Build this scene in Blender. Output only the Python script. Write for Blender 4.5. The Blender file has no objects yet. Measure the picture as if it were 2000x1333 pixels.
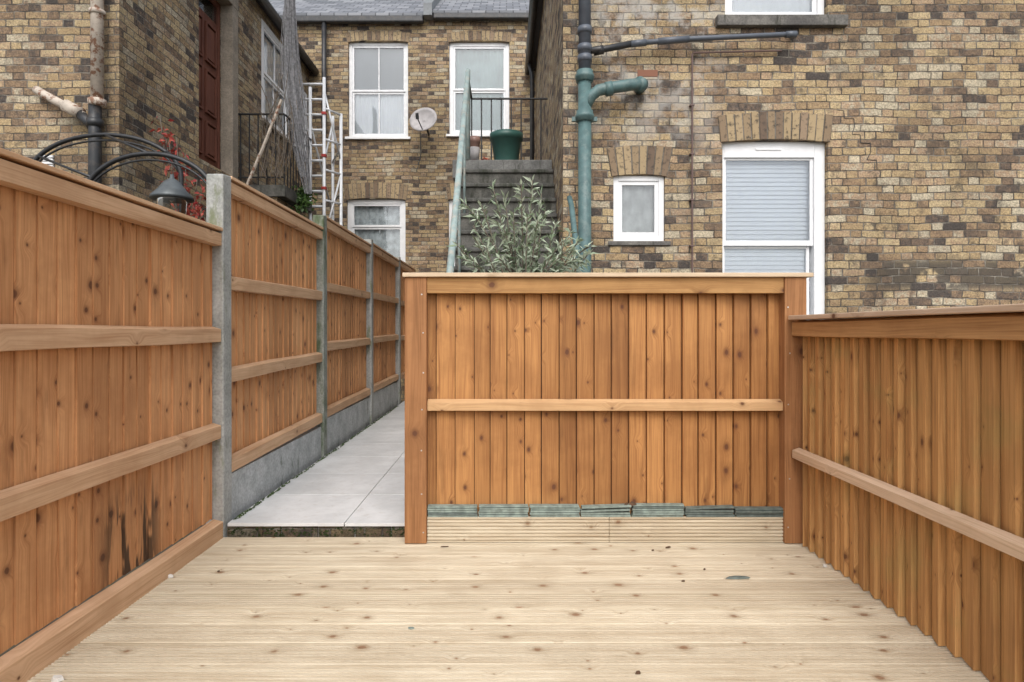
import bpy, bmesh, math, random
from mathutils import Vector, Matrix, noise as mnoise
random.seed(7)
C = bpy.context.scene.collection
F = 1170.0; H = 1.22
def P(px, py, Y): return Vector(((px-989)*Y/F, Y, H-(py-645)*Y/F))
R = math.radians
# ------------------------------------------------------------------ nodes
class NT:
    def __init__(s, name):
        s.m = bpy.data.materials.new(name); s.m.use_nodes = True
        s.t = s.m.node_tree; s.t.nodes.clear()
        s.out = s.t.nodes.new('ShaderNodeOutputMaterial')
        s.b = s.t.nodes.new('ShaderNodeBsdfPrincipled')
        s.t.links.new(s.b.outputs[0], s.out.inputs[0])
        s.geo = s.t.nodes.new('ShaderNodeNewGeometry')
        sp = s.t.nodes.new('ShaderNodeSeparateXYZ'); s.t.links.new(s.geo.outputs['Position'], sp.inputs[0])
        s.x, s.y, s.z = sp.outputs
        s.pos = s.geo.outputs['Position']; s.rnd = s.geo.outputs['Random Per Island']
    def put(s, v, inp):
        if hasattr(v, 'is_output'): s.t.links.new(v, inp)
        else:
            if inp.type == 'RGBA' and len(v) == 3: v = (*v, 1)
            inp.default_value = v
    def M(s, op, a, b=0.0, c=0.0, clamp=False):
        n = s.t.nodes.new('ShaderNodeMath'); n.operation = op; n.use_clamp = clamp
        for i, v in enumerate((a, b, c)): s.put(v, n.inputs[i])
        return n.outputs[0]
    def V(s, a, b, c):
        n = s.t.nodes.new('ShaderNodeCombineXYZ')
        for i, v in enumerate((a, b, c)): s.put(v, n.inputs[i])
        return n.outputs[0]
    def noise(s, vec, scale=1, detail=3, rough=.55, col=False):
        n = s.t.nodes.new('ShaderNodeTexNoise'); s.put(vec, n.inputs['Vector'])
        n.inputs['Scale'].default_value = scale; n.inputs['Detail'].default_value = detail; n.inputs['Roughness'].default_value = rough
        return n.outputs['Color' if col else 'Fac']
    def white(s, vec):
        n = s.t.nodes.new('ShaderNodeTexWhiteNoise'); s.put(vec, n.inputs['Vector']); return n.outputs['Value'], n.outputs['Color']
    def vor(s, vec, scale):
        n = s.t.nodes.new('ShaderNodeTexVoronoi'); n.voronoi_dimensions = '2D'; s.put(vec, n.inputs['Vector']); n.inputs['Scale'].default_value = scale
        return n.outputs['Distance'], n.outputs['Color']
    def ss(s, v, a, b, lo=0.0, hi=1.0):
        n = s.t.nodes.new('ShaderNodeMapRange'); n.interpolation_type = 'SMOOTHSTEP'
        s.put(v, n.inputs[0]); 
        for i, q in enumerate((a, b, lo, hi)): s.put(q, n.inputs[i+1])
        return n.outputs[0]
    def ramp(s, v, stops, interp='LINEAR'):
        n = s.t.nodes.new('ShaderNodeValToRGB'); s.put(v, n.inputs[0]); cr = n.color_ramp; cr.interpolation = interp
        while len(cr.elements) < len(stops): cr.elements.new(.5)
        for e, (p, c) in zip(cr.elements, stops): e.position = p; e.color = (*c, 1)
        return n.outputs[0]
    def mix(s, f, a, b, mode='MIX'):
        n = s.t.nodes.new('ShaderNodeMix'); n.data_type = 'RGBA'; n.blend_type = mode
        s.put(f, n.inputs[0]); s.put(a, n.inputs[6]); s.put(b, n.inputs[7]); return n.outputs[2]
    def grey(s, v): return s.V(v, v, v)
    def bump(s, h, dist=.005, strength=.6):
        n = s.t.nodes.new('ShaderNodeBump'); s.put(h, n.inputs['Height']); n.inputs['Distance'].default_value = dist; n.inputs['Strength'].default_value = strength
        s.t.links.new(n.outputs[0], s.b.inputs['Normal'])
    def fin(s, col, rough=.8, metal=0):
        s.put(col, s.b.inputs['Base Color']); s.put(rough, s.b.inputs['Roughness']); s.b.inputs['Metallic'].default_value = metal
        return s.m

def wood(name, axis, dark, light, knotamt=.5, var=.35, stain=0.0, knotcol=(.11,.04,.018), kscale=5.0, green=0.0, rough=.75, ks=1.0, burn=None, aspect=.85, blotch=.40):
    s = NT(name)
    if axis == 'Z': al, ac = s.z, s.M('ADD', s.x, s.y)
    elif axis == 'X': al, ac = s.x, s.M('ADD', s.y, s.z)
    else: al, ac = s.y, s.M('ADD', s.x, s.z)
    al = s.M('ADD', al, s.M('MULTIPLY', s.rnd, 37.3)); ac = s.M('ADD', ac, s.M('MULTIPLY', s.rnd, 11.7))
    kd, kc = s.vor(s.V(s.M('MULTIPLY', al, aspect), ac, 0.0), kscale)
    sp = s.t.nodes.new('ShaderNodeSeparateColor'); s.put(kc, sp.inputs[0])
    gate = s.M('GREATER_THAN', sp.outputs[0], 1-knotamt)
    size = s.M('MULTIPLY', s.M('MULTIPLY_ADD', s.M('POWER', sp.outputs[1], 2.5), .075, .018), ks)
    kd = s.M('ADD', kd, s.M('MULTIPLY', s.M('SUBTRACT', s.noise(s.pos, 38, 3), .5), .055))
    infl = s.M('MULTIPLY', s.ss(kd, 0.0, .34, 1.0, 0.0), gate)
    wob = s.noise(s.V(s.M('MULTIPLY', al, 1.3), s.M('MULTIPLY', ac, 7.0), 0.0), 1, 2)
    ac2 = s.M('ADD', s.M('MULTIPLY_ADD', wob, .05, ac), s.M('MULTIPLY', infl, .03))
    g1 = s.noise(s.V(s.M('MULTIPLY', ac2, 150.0), s.M('MULTIPLY', al, 3.0), 0.0), 1, 3)
    g2 = s.noise(s.V(s.M('MULTIPLY', ac2, 34.0), s.M('MULTIPLY', al, 1.0), 3.0), 1, 2)
    g = s.M('MULTIPLY_ADD', g1, .5, s.M('MULTIPLY', g2, .5))
    col = s.ramp(g, [(.33, dark), (.5, tuple((a*.4+b*.6) for a, b in zip(dark, light))), (.66, light)])
    big = s.noise(s.pos, 2.6, 5, .65)
    col = s.mix(s.ss(big, .42, .66, 0, blotch), col, tuple(a*.9 for a in dark))
    if stain:
        st = s.noise(s.V(s.M('MULTIPLY', ac, 14.0), s.M('MULTIPLY', al, 2.2), 5.0), 1, 4)
        col = s.mix(s.ss(st, .58, .74, 0, stain), col, tuple(a*.45 for a in dark))
    vr, vc = s.white(s.V(s.rnd, 1.7, .3))
    br = s.M('MULTIPLY_ADD', vr, var, 1-var/2)
    col = s.mix(1.0, col, s.V(br, s.M('POWER', br, 1.15), s.M('POWER', br, 1.3)), 'MULTIPLY')
    halo = s.M('MULTIPLY', s.ss(kd, size, s.M('MULTIPLY', size, 5.0), .30, 0.0), gate)
    col = s.mix(halo, col, tuple(d*.8 for d in dark))
    ring = s.M('MULTIPLY', s.ss(kd, size, s.M('MULTIPLY', size, 2.2), .65, 0.0), gate)
    col = s.mix(ring, col, tuple(k*.45+d*.55 for k, d in zip(knotcol, dark)))
    core = s.M('MULTIPLY', s.ss(kd, s.M('MULTIPLY', size, .6), s.M('MULTIPLY', size, 1.1), .85, 0.0), gate)
    col = s.mix(core, col, knotcol)
    if green:
        gn = s.noise(s.pos, 3, 5)
        col = s.mix(s.ss(gn, .52, .7, 0, green), col, (.30, .30, .10))
    if burn:
        yc, zc = burn
        bn = s.noise(s.V(s.M('MULTIPLY', s.y, 22.0), s.M('MULTIPLY', s.z, 2.4), 1.0), 1, 3)
        k = s.M('MULTIPLY', s.ss(s.M('ABSOLUTE', s.M('SUBTRACT', s.y, yc)), .10, .28, 1, 0), s.M('MULTIPLY', s.ss(s.z, zc*.55, zc, 1, 0), s.ss(bn, .48, .56, 0, .92)))
        col = s.mix(k, col, (.035,.02,.012))
    s.bump(s.M('SUBTRACT', g1, s.M('MULTIPLY', core, .6)), .0012, .5)
    return s.fin(col, rough)

def brickmat(name, pale=0.0, dirt=.55, seed=0.0, gain=1.0):
    s = NT(name); RW, HD = .0705, .106; ST = .213; PD = HD+ST
    u = s.M('ADD', s.x, s.y)
    dn = s.noise(s.pos, 14, 3, col=True); sp = s.t.nodes.new('ShaderNodeSeparateColor'); s.put(dn, sp.inputs[0])
    u = s.M('MULTIPLY_ADD', sp.outputs[0], .018, u); z = s.M('MULTIPLY_ADD', sp.outputs[1], .018, s.z)
    z = s.M('MULTIPLY_ADD', s.noise(s.pos, 1.3, 1), .05, z)
    row = s.M('FLOOR', s.M('DIVIDE', z, RW)); zf = s.M('SUBTRACT', z, s.M('MULTIPLY', row, RW))
    par = s.M('FLOORED_MODULO', row, 2.0)
    rj, _ = s.white(s.V(row, seed, 2.0))
    u1 = s.M('ADD', s.M('DIVIDE', u, PD), s.M('ADD', s.M('MULTIPLY', par, .5), s.M('MULTIPLY', rj, .16)))
    cell = s.M('FLOOR', u1); f = s.M('SUBTRACT', u1, cell); isH = s.M('GREATER_THAN', f, ST/PD)
    t = s.M('SUBTRACT', s.M('MULTIPLY', f, PD), s.M('MULTIPLY', isH, ST))
    w = s.M('MULTIPLY_ADD', isH, HD-ST, ST)
    idv = s.V(s.M('MULTIPLY_ADD', cell, 2.0, isH), row, seed)
    v, vc = s.white(idv)
    sc = s.t.nodes.new('ShaderNodeSeparateColor'); s.put(vc, sc.inputs[0])
    d = s.M('MINIMUM', s.M('MINIMUM', t, s.M('SUBTRACT', w, t)), s.M('MINIMUM', zf, s.M('SUBTRACT', RW, zf)))
    d = s.M('ADD', s.M('MULTIPLY_ADD', s.noise(s.pos, 55, 3, .7), -.013, d), s.M('MULTIPLY_ADD', sc.outputs[2], -.003, .0035))
    face = s.ss(d, -.0022, .0022)
    clump = s.noise(s.pos, .9, 3)
    v2 = s.M('ADD', s.M('ADD', s.M('MULTIPLY_ADD', v, .98, .0), s.M('MULTIPLY', s.M('SUBTRACT', clump, .5), .45)), s.M('MULTIPLY', s.M('SUBTRACT', s.noise(s.pos, 20, 3, .65), .5), .55), clamp=True)
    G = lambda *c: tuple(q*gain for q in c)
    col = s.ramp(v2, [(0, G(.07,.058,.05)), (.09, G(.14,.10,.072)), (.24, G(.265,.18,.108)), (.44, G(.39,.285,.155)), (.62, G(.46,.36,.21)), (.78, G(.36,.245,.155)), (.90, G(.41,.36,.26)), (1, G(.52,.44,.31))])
    mot = s.noise(s.pos, 60, 5, .78)
    col = s.mix(1.0, col, s.grey(s.ss(mot, .32, .68, .50, 1.45)), 'MULTIPLY')
    soot = s.noise(s.pos, 6, 6, .75)
    sootg = s.M('MULTIPLY', s.ss(soot, .51, .64, 0, dirt), s.M('MULTIPLY_ADD', sc.outputs[1], .8, .25), clamp=True)
    if pale:
        low = s.M('MULTIPLY', s.ss(s.M('ABSOLUTE', s.M('SUBTRACT', s.z, 1.74)), .09, .20, 1, 0), s.M('MULTIPLY', s.ss(s.x, 3.1, 3.6), s.ss(s.noise(s.pos, 3.2, 4), .40, .46)))
        sootg = s.M('MAXIMUM', sootg, s.M('MULTIPLY', low, s.M('MULTIPLY_ADD', s.M('GREATER_THAN', sc.outputs[0], .3), .75, .12)))
    col = s.mix(sootg, col, (.06,.053,.046))
    mcol = s.mix(s.ss(s.noise(s.pos, 8, 4), .38, .66), (.085,.072,.06), (.30,.27,.22))
    col = s.mix(face, mcol, col)
    big = s.noise(s.pos, .6, 5, .65)
    col = s.mix(1.0, col, s.grey(s.ss(big, .3, .7, .72, 1.14)), 'MULTIPLY')
    if pale:
        pn = s.noise(s.pos, 2.6, 6, .72)
        cx = s.M('SUBTRACT', 1.0, s.M('ABSOLUTE', s.M('DIVIDE', s.M('SUBTRACT', s.x, 1.35), .9)), clamp=True)
        cz = s.ss(s.z, 2.0, 4.0)
        k = s.M('MULTIPLY', s.M('MULTIPLY', s.ss(cx, 0, .6), cz), s.ss(pn, .46, .60))
        col = s.mix(s.M('MULTIPLY', k, pale), col, (.47,.455,.42))
    s.bump(s.M('ADD', face, s.M('MULTIPLY', mot, .8)), .010, 1.0)
    return s.fin(col, .92)

def concrete(name, base, alt, moss=0.0, mosscol=(.05,.085,.03), scale=1.0):
    s = NT(name)
    n1 = s.noise(s.pos, 6*scale, 6, .65); n2 = s.noise(s.pos, 60*scale, 3)
    col = s.mix(s.ss(n1, .3, .7), alt, base)
    col = s.mix(1.0, col, s.grey(s.ss(n2, .3, .7, .8, 1.12)), 'MULTIPLY')
    if moss:
        mn = s.noise(s.V(s.M('MULTIPLY', s.x, 9.0), s.M('MULTIPLY', s.y, 9.0), s.M('MULTIPLY', s.z, 2.5)), 1, 6, .7)
        col = s.mix(s.ss(mn, .62-.25*moss, .72-.1*moss, 0, .9), col, mosscol)
    s.bump(n2, .003, .5)
    return s.fin(col, .9)

def plain(name, col, rough=.5, metal=0, var=.15, scale=12, dirt=None, dirtamt=.5):
    s = NT(name); n = s.noise(s.pos, scale, 4)
    c = s.mix(1.0, s.V(*col), s.grey(s.ss(n, .3, .7, 1-var, 1+var*.5)), 'MULTIPLY')
    if dirt:
        n2 = s.noise(s.pos, 14, 6, .7); c = s.mix(s.ss(n2, .5, .6, 0, dirtamt), c, dirt)
    return s.fin(c, rough, metal)

M = {}
M['lf_board'] = wood('orange fence boards', 'Z', (.41,.175,.065), (.72,.385,.175), .62, .30, .5, kscale=7, ks=1.5, burn=(2.78, .58))
M['lf_rail'] = wood('fence rail timber', 'Y', (.48,.27,.14), (.74,.50,.31), .35, .2, 0, kscale=5, ks=.9)
M['cf_board'] = wood('brown fence boards', 'Z', (.25,.10,.03), (.49,.24,.08), .6, .42, .35, kscale=7, ks=1.35)
M['cf_post'] = wood('brown fence post', 'Z', (.21,.088,.028), (.42,.20,.08), .15, .10, .25)
M['cf_rail'] = wood('brown top rail', 'X', (.27,.13,.04), (.48,.27,.10), .4, .2, 0)
M['cf_railp'] = wood('pale mid rail', 'X', (.42,.235,.105), (.64,.41,.21), .4, .2, 0)
M['cap'] = wood('cap timber', 'X', (.44,.32,.20), (.68,.54,.38), .3, .2, 0)
M['rf_board'] = wood('right fence boards', 'Z', (.36,.17,.055), (.68,.39,.15), .55, .32, .25, kscale=7, green=.22, ks=1.2, blotch=.2)
M['lap_shade'] = wood('painted lap shade', 'Z', (.05,.02,.008), (.09,.04,.015), 0, 0)  # near-black colour painting the shade in the gaps between fence boards
M['rf_rail'] = wood('right fence top rail', 'Y', (.31,.145,.05), (.56,.31,.125), .45, .1, 0)
M['rf_railp'] = wood('right fence pale rail', 'Y', (.50,.34,.21), (.76,.57,.40), .35, .1, 0, ks=.8)
M['rf_cap'] = wood('right fence cap', 'Y', (.48,.33,.22), (.68,.52,.38), .35, .1, 0)
M['deck'] = wood('pale decking', 'X', (.50,.40,.27), (.75,.675,.525), .55, .17, 0, (.27,.15,.08), 7.5, ks=1.2, aspect=.75, blotch=.3)
M['brick'] = brickmat('stock brick', 0, .65, 1)
M['brick_r'] = brickmat('stock brick right', .7, .75, 5, 1.08)
M['brick_b'] = brickmat('stock brick rear', 0, .6, 9)
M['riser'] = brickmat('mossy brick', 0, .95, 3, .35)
M['conc'] = concrete('post concrete', (.42,.425,.41), (.28,.29,.27), .33, (.16,.18,.10))
M['conc_green'] = concrete('algae concrete', (.33,.34,.31), (.20,.22,.18), .55, (.06,.09,.035))
M['gravelb'] = concrete('gravel board concrete', (.52,.54,.54), (.36,.38,.38), .22)
M['stairc'] = concrete('stair concrete', (.14,.135,.12), (.055,.055,.048), .5, (.028,.03,.02))
M['land'] = concrete('landing concrete', (.22,.22,.21), (.12,.12,.115), .3, (.05,.05,.04))
M['tread'] = concrete('tread concrete', (.15,.148,.135), (.065,.065,.058), .55, (.03,.036,.022))
M['stone'] = concrete('jamb stone', (.34,.29,.23), (.22,.19,.15), 0)
M['sill'] = concrete('sill stone', (.20,.19,.17), (.09,.085,.08), .3, (.04,.04,.03))
M['ground'] = concrete('soil', (.12,.10,.07), (.07,.06,.045), .4)
M['white'] = plain('white pvc', (.82,.83,.84), .35, var=.05)
M['whited'] = plain('white painted timber', (.76,.77,.78), .5, var=.10)
M['black'] = plain('black iron', (.02,.021,.023), .45, var=.3)
M['blackp'] = plain('black pipe', (.028,.03,.033), .4, var=.3, dirt=(.10,.08,.065), dirtamt=.3)
M['rust'] = plain('peeling pipe', (.56,.49,.41), .7, var=.2, dirt=(.20,.085,.04), dirtamt=.9)
M['greenp'] = plain('green iron pipe', (.085,.155,.155), .5, var=.25, dirt=(.14,.20,.19), dirtamt=.6)
M['greyp'] = plain('grey pvc pipe', (.10,.115,.14), .4, var=.15)
M['rail_g'] = plain('pale green rail', (.27,.35,.34), .6, var=.25, dirt=(.40,.36,.30), dirtamt=.7)
M['thin'] = plain('brown copper pipe', (.13,.08,.07), .5)
M['alu'] = plain('aluminium', (.68,.70,.72), .45, .2, .1)
M['redm'] = plain('red clips', (.42,.04,.035), .5)
M['dish'] = plain('dish grey', (.42,.40,.40), .6, var=.15)
M['pot'] = plain('green plastic', (.035,.10,.085), .4, var=.1)
M['potb'] = plain('brown ceramic', (.30,.18,.15), .4, var=.1)
M['slate'] = plain('green slate', (.25,.31,.275), .65, var=.35, scale=25, dirt=(.15,.19,.17))
M['slate_d'] = plain('dark green slate', (.13,.165,.15), .6, var=.35, scale=25)
M['door'] = wood('red brown door', 'Z', (.095,.03,.018), (.19,.066,.038), 0, .1)
M['moss'] = plain('moss', (.045,.075,.02), 1, var=.5, scale=40)
M['bark'] = plain('bark', (.17,.14,.11), .9, var=.4, scale=40)
M['grey_stem'] = plain('dry grey stems', (.25,.25,.26), .9, var=.4, scale=30)
M['lead'] = plain('lead grey', (.20,.215,.225), .6, var=.2)
M['lampg'] = plain('lamp pewter', (.11,.125,.13), .45, .4, .3)
M['screw'] = plain('zinc screw', (.6,.6,.58), .35, .7, .1)
M['curt_w'] = plain('white curtain', (.82,.84,.86), .9, var=.06, scale=4)
M['curt_g'] = plain('grey blind', (.32,.345,.355), .9, var=.08, scale=3)
M['curt_t'] = plain('teal curtain', (.42,.52,.51), .9, var=.15, scale=4)
M['curt_n'] = plain('net curtain', (.58,.60,.59), .9, var=.25, scale=8)
M['curt_d'] = plain('dim net curtain', (.38,.41,.42), .9, var=.4, scale=8)
M['blind'] = plain('white blind', (.86,.90,.96), .5, var=.03)
M['twig'] = plain('dry twig', (.10,.055,.03), .9, var=.3)
M['chalk'] = plain('plaster crumb', (.7,.68,.63), .9, var=.1)
def leafmat(name, a, b):
    s = NT(name); v, _ = s.white(s.V(s.rnd, .5, .1)); return s.fin(s.mix(v, a, b), .55)
M['olive'] = leafmat('olive leaves', (.13,.19,.10), (.48,.54,.42))
M['redleaf'] = leafmat('red leaves', (.25,.02,.02), (.42,.09,.05))
M['ivy'] = leafmat('ivy', (.03,.07,.015), (.08,.15,.03))
def vous(name, soot):
    s = NT(name); c = s.ramp(s.rnd, [(0,(.10,.07,.055)),(.25,(.22,.155,.10)),(.5,(.35,.26,.15)),(.8,(.41,.31,.18)),(1,(.28,.20,.135))])
    n = s.noise(s.pos, 25, 5, .7); c = s.mix(s.ss(n, .5, .68, 0, soot), c, (.05,.042,.035)); s.bump(n, .006, .7); return s.fin(c, .9)
M['vous'] = vous('arch brick', .85); M['mortar'] = concrete('mortar', (.22,.195,.16), (.09,.08,.065), 0)
s = NT('window glass'); tr = s.t.nodes.new('ShaderNodeBsdfTransparent'); tr.inputs[0].default_value = (.95,.98,.99,1); gl = s.t.nodes.new('ShaderNodeBsdfGlossy'); gl.inputs['Roughness'].default_value = .03
gl.inputs[0].default_value = (.95,.97,1,1); fr = s.t.nodes.new('ShaderNodeFresnel'); fr.inputs[0].default_value = 1.6
mx = s.t.nodes.new('ShaderNodeMixShader'); s.put(s.M('ADD', fr.outputs[0], .06, clamp=True), mx.inputs[0]); s.t.links.new(tr.outputs[0], mx.inputs[1]); s.t.links.new(gl.outputs[0], mx.inputs[2]); s.t.links.new(mx.outputs[0], s.out.inputs[0])
M['glass'] = s.m
s = NT('porcelain tile'); n = s.noise(s.pos, 3, 6, .65); n2 = s.noise(s.pos, 22, 5, .7); v, _ = s.white(s.V(s.rnd, .2, .9))
c = s.mix(s.ss(n, .3, .7), (.62,.63,.63), (.80,.81,.81)); c = s.mix(s.ss(n2, .52, .75, 0, .4), c, (.50,.46,.40)); c = s.mix(1.0, c, s.grey(s.M('MULTIPLY_ADD', v, .12, .92)), 'MULTIPLY')
M['tile'] = s.fin(c, .45)
M['grout'] = plain('grout', (.36,.35,.33), .9)
s = NT('roof slate'); row = s.M('FLOOR', s.M('DIVIDE', s.z, .13)); zf = s.M('FRACT', s.M('DIVIDE', s.z, .13)); u = s.M('ADD', s.M('DIVIDE', s.M('ADD', s.x, 0.0), .25), s.M('MULTIPLY', row, .5))
cell = s.M('FLOOR', u); uf = s.M('FRACT', u); v, _ = s.white(s.V(cell, row, 1.0)); c = s.ramp(v, [(0,(.12,.13,.145)),(.5,(.19,.20,.22)),(1,(.27,.28,.30))])
e = s.M('MINIMUM', s.ss(zf, 0, .12), s.ss(s.M('MINIMUM', uf, s.M('SUBTRACT', 1.0, uf)), .01, .05)); c = s.mix(e, (.04,.04,.045), c); s.bump(e, .01, .6)
M['roof'] = s.fin(c, .6)

# ------------------------------------------------------------------ mesh builder
class MB:
    def __init__(s, f=None): s.v = []; s.f = []; s.fn = f
    def add(s, vs, fs):
        k = len(s.v); s.v += [Vector(s.fn(*v)) if s.fn else Vector(v) for v in vs]; s.f += [tuple(i+k for i in q) for q in fs]
    def box(s, x0, x1, y0, y1, z0, z1):
        s.add([(x0,y0,z0),(x1,y0,z0),(x1,y1,z0),(x0,y1,z0),(x0,y0,z1),(x1,y0,z1),(x1,y1,z1),(x0,y1,z1)],
              [(0,3,2,1),(4,5,6,7),(0,1,5,4),(1,2,6,5),(2,3,7,6),(3,0,4,7)]); return s
    def hexa(s, b, t):
        s.add(list(b)+list(t), [(3,2,1,0),(4,5,6,7),(0,1,5,4),(1,2,6,5),(2,3,7,6),(3,0,4,7)]); return s
    def prism(s, pts, h0, h1, plane):
        def mk(a, b, h): return {'yz': (h,a,b), 'xz': (a,h,b), 'xy': (a,b,h)}[plane]
        n = len(pts); s.add([mk(a,b,h0) for a,b in pts]+[mk(a,b,h1) for a,b in pts],
            [tuple(range(n))[::-1], tuple(range(n,2*n))]+[(i,(i+1)%n,(i+1)%n+n,i+n) for i in range(n)]); return s
    def quad(s, *p): s.add(p, [tuple(range(len(p)))]); return s
    def tube(s, path, r, seg=10, cap=True):
        path = [Vector(p) for p in path]; n = len(path); rs = r if isinstance(r, (list,tuple)) else [r]*n
        up = None; vs = []
        for i, p in enumerate(path):
            d = (path[min(i+1,n-1)]-path[max(i-1,0)]).normalized()
            if up is None: up = Vector((0,0,1)) if abs(d.z) < .9 else Vector((0,1,0))
            a = d.cross(up).normalized(); b = a.cross(d).normalized(); up = b
            for k in range(seg):
                t = 2*math.pi*k/seg; vs.append(tuple(p+(a*math.cos(t)+b*math.sin(t))*rs[i]))
        fs = [(i*seg+k, i*seg+(k+1)%seg, (i+1)*seg+(k+1)%seg, (i+1)*seg+k) for i in range(n-1) for k in range(seg)]
        if cap: fs += [tuple(range(seg))[::-1], tuple(range((n-1)*seg, n*seg))]
        s.add(vs, fs); return s
    def lathe(s, prof, c, seg=24):
        vs = [(c[0]+r*math.cos(2*math.pi*k/seg), c[1]+r*math.sin(2*math.pi*k/seg), c[2]+z) for r, z in prof for k in range(seg)]
        fs = [(i*seg+k, i*seg+(k+1)%seg, (i+1)*seg+(k+1)%seg, (i+1)*seg+k) for i in range(len(prof)-1) for k in range(seg)]
        s.add(vs, fs); return s
    def ring(s, x0, x1, z0, z1, wl, wr, wb, wt, y0, y1):
        s.box(x0,x0+wl,y0,y1,z0,z1); s.box(x1-wr,x1,y0,y1,z0,z1); s.box(x0+wl,x1-wr,y0,y1,z0,z0+wb); s.box(x0+wl,x1-wr,y0,y1,z1-wt,z1); return s
    def build(s, name, mat, parent=None, smooth=False, bevel=0):
        me = bpy.data.meshes.new(name); off = Vector((0,0,0)); q = parent
        while q is not None: off += q.location; q = q.parent
        o = bpy.data.objects.new(name, me)
        vs = s.v
        if parent is None and s.v:
            lo = Vector((min(v.x for v in vs), min(v.y for v in vs), min(v.z for v in vs))); hi = Vector((max(v.x for v in vs), max(v.y for v in vs), 0))
            off = Vector(((lo.x+hi.x)/2, (lo.y+hi.y)/2, lo.z)); o.location = off
        me.from_pydata([tuple(v-off) for v in vs], [], s.f)
        bm = bmesh.new(); bm.from_mesh(me); bmesh.ops.recalc_face_normals(bm, faces=bm.faces); bm.to_mesh(me); bm.free()
        me.materials.append(M[mat] if isinstance(mat, str) else mat)
        if smooth:
            for p in me.polygons: p.use_smooth = True
        C.objects.link(o)
        if parent: o.parent = parent
        if bevel:
            b = o.modifiers.new('bevel', 'BEVEL'); b.width = bevel; b.segments = 2; b.limit_method = 'ANGLE'
        return o
def tag(o, label=None, cat=None, group=None, kind=None):
    if label: o['label'] = label
    if cat: o['category'] = cat
    if group: o['group'] = group
    if kind: o['kind'] = kind
    return o
def empty(name, loc, label, cat, group=None):
    o = bpy.data.objects.new(name, None); o.location = loc; o.empty_display_size = .2; C.objects.link(o); return tag(o, label, cat, group)
def box(x0,x1,y0,y1,z0,z1): return MB().box(x0,x1,y0,y1,z0,z1)

# ------------------------------------------------------------------ setting
g = MB(); g.quad((-300,-300,-.07),(300,-300,-.07),(300,300,-.07),(-300,300,-.07)); tag(g.build('ground', 'ground'), kind='structure')
XL, XR = -1.668, 1.70
d = MB(); y1 = 3.535
while y1 > -1.2:
    y0 = y1-.1425; pr = [(y0, -.028), (y0, -.003), (y0+.003, 0)]
    for k in range(7):
        c = y0+.0113+k*.02; pr += [(c-.0046, 0), (c-.0036, -.010), (c+.0036, -.010), (c+.0046, 0)]
    pr += [(y1-.003, 0), (y1, -.003), (y1, -.028)]
    dz = random.uniform(-.0012, .0012); d.prism([(a, b+dz) for a, b in pr], XL, XR, 'yz'); y1 = y0-.0075
tag(d.build('deck', 'deck'), kind='structure')
PZ = .078
p = MB()
ys = 3.545; r = 0
while ys < 10.9:
    ye = min(ys+.622, 10.97)
    xs = [-1.655, -.96, .24, 1.5]
    for a, b in zip(xs, xs[1:]):
        p.box(a+.003, b-.003, ys+.003, ye-.003, PZ-.02, PZ+random.uniform(-.0006, .0006))
    ys = ye; r += 1
tag(p.build('path', 'tile', bevel=.0015), kind='structure')
tag(box(-1.66, 1.52, 3.575, 10.98, -.069, PZ-.006).build('path_base', 'grout'), kind='structure')
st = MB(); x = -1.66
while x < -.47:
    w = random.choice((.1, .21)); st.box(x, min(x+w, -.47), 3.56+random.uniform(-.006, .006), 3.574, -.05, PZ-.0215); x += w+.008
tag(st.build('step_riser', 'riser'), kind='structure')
mo = MB()
for i in range(240):
    c = Vector((random.uniform(-1.65,-.5), 3.553, random.uniform(.0,.05))); a = random.uniform(.004,.012)
    mo.add([(c.x-a,c.y,c.z-a*.6),(c.x+a,c.y-.003,c.z-a*.3),(c.x+a*.3,c.y-.008,c.z+a*.8)], [(0,1,2)])
for i in range(500):
    y = random.uniform(3.6, 9); c = Vector((-1.64+random.uniform(0,.02+.03*max(0,mnoise.noise(Vector((y*2,0,0))))), y, PZ+.003)); a = random.uniform(.004,.011)
    mo.add([(c.x-a,c.y-a,c.z),(c.x+a,c.y,c.z+.002),(c.x,c.y+a,c.z+.008)], [(0,1,2)])
tag(mo.build('moss', 'moss'), 'dark green moss along the step edge and concrete board', 'moss', kind='stuff')

# ------------------------------------------------------------------ left fence
def feather_y(m, y0, y1, xb, z0, z1, pitch=.1, thick=.016, sgn=1, jit=.004, gap=.001):
    y = y0
    while y < y1-.01:
        ye = min(y+pitch+random.uniform(-jit, jit), y1); a = .005+random.uniform(0,.003); b = thick+random.uniform(-.003,.004)
        zz = z1+random.uniform(-.003,.003); t = random.uniform(-.001,.001)
        m.hexa([(xb,y+gap,z0),(xb+sgn*b,y+gap+t,z0),(xb+sgn*a,ye-gap+t,z0),(xb,ye-gap,z0)], [(xb,y+gap,zz),(xb+sgn*b,y+gap-t,zz),(xb+sgn*a,ye-gap-t,zz),(xb,ye-gap,zz)])
        y = ye
def rail_y(xa, xb, y0, y1, z0, z1, rise=0):
    m = MB(); n = 14; pts = []
    for i in range(n+1):
        y = y0+(y1-y0)*i/n; w = mnoise.noise(Vector((y*1.5, z0*7, 3)))*.004; zz = rise*i/n+w
        pts.append([(xa,y,z0+zz),(xb,y,z0+.004+zz),(xb,y,z1-.014+zz),(xa,y,z1+zz)])
    vs = [q for r_ in pts for q in r_]; fs = [(0,1,2,3), tuple(range(4*n, 4*n+4))[::-1]]
    for i in range(n):
        for k in range(4): fs.append((i*4+k, i*4+(k+1)%4, (i+1)*4+(k+1)%4, (i+1)*4+k))
    m.add(vs, fs); return m
PY = [1.60, 3.53, 5.47, 7.41, 9.35, 11.29]
PT = [1.95, 2.155, 2.285, 2.36, 2.38, 2.4]
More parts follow.
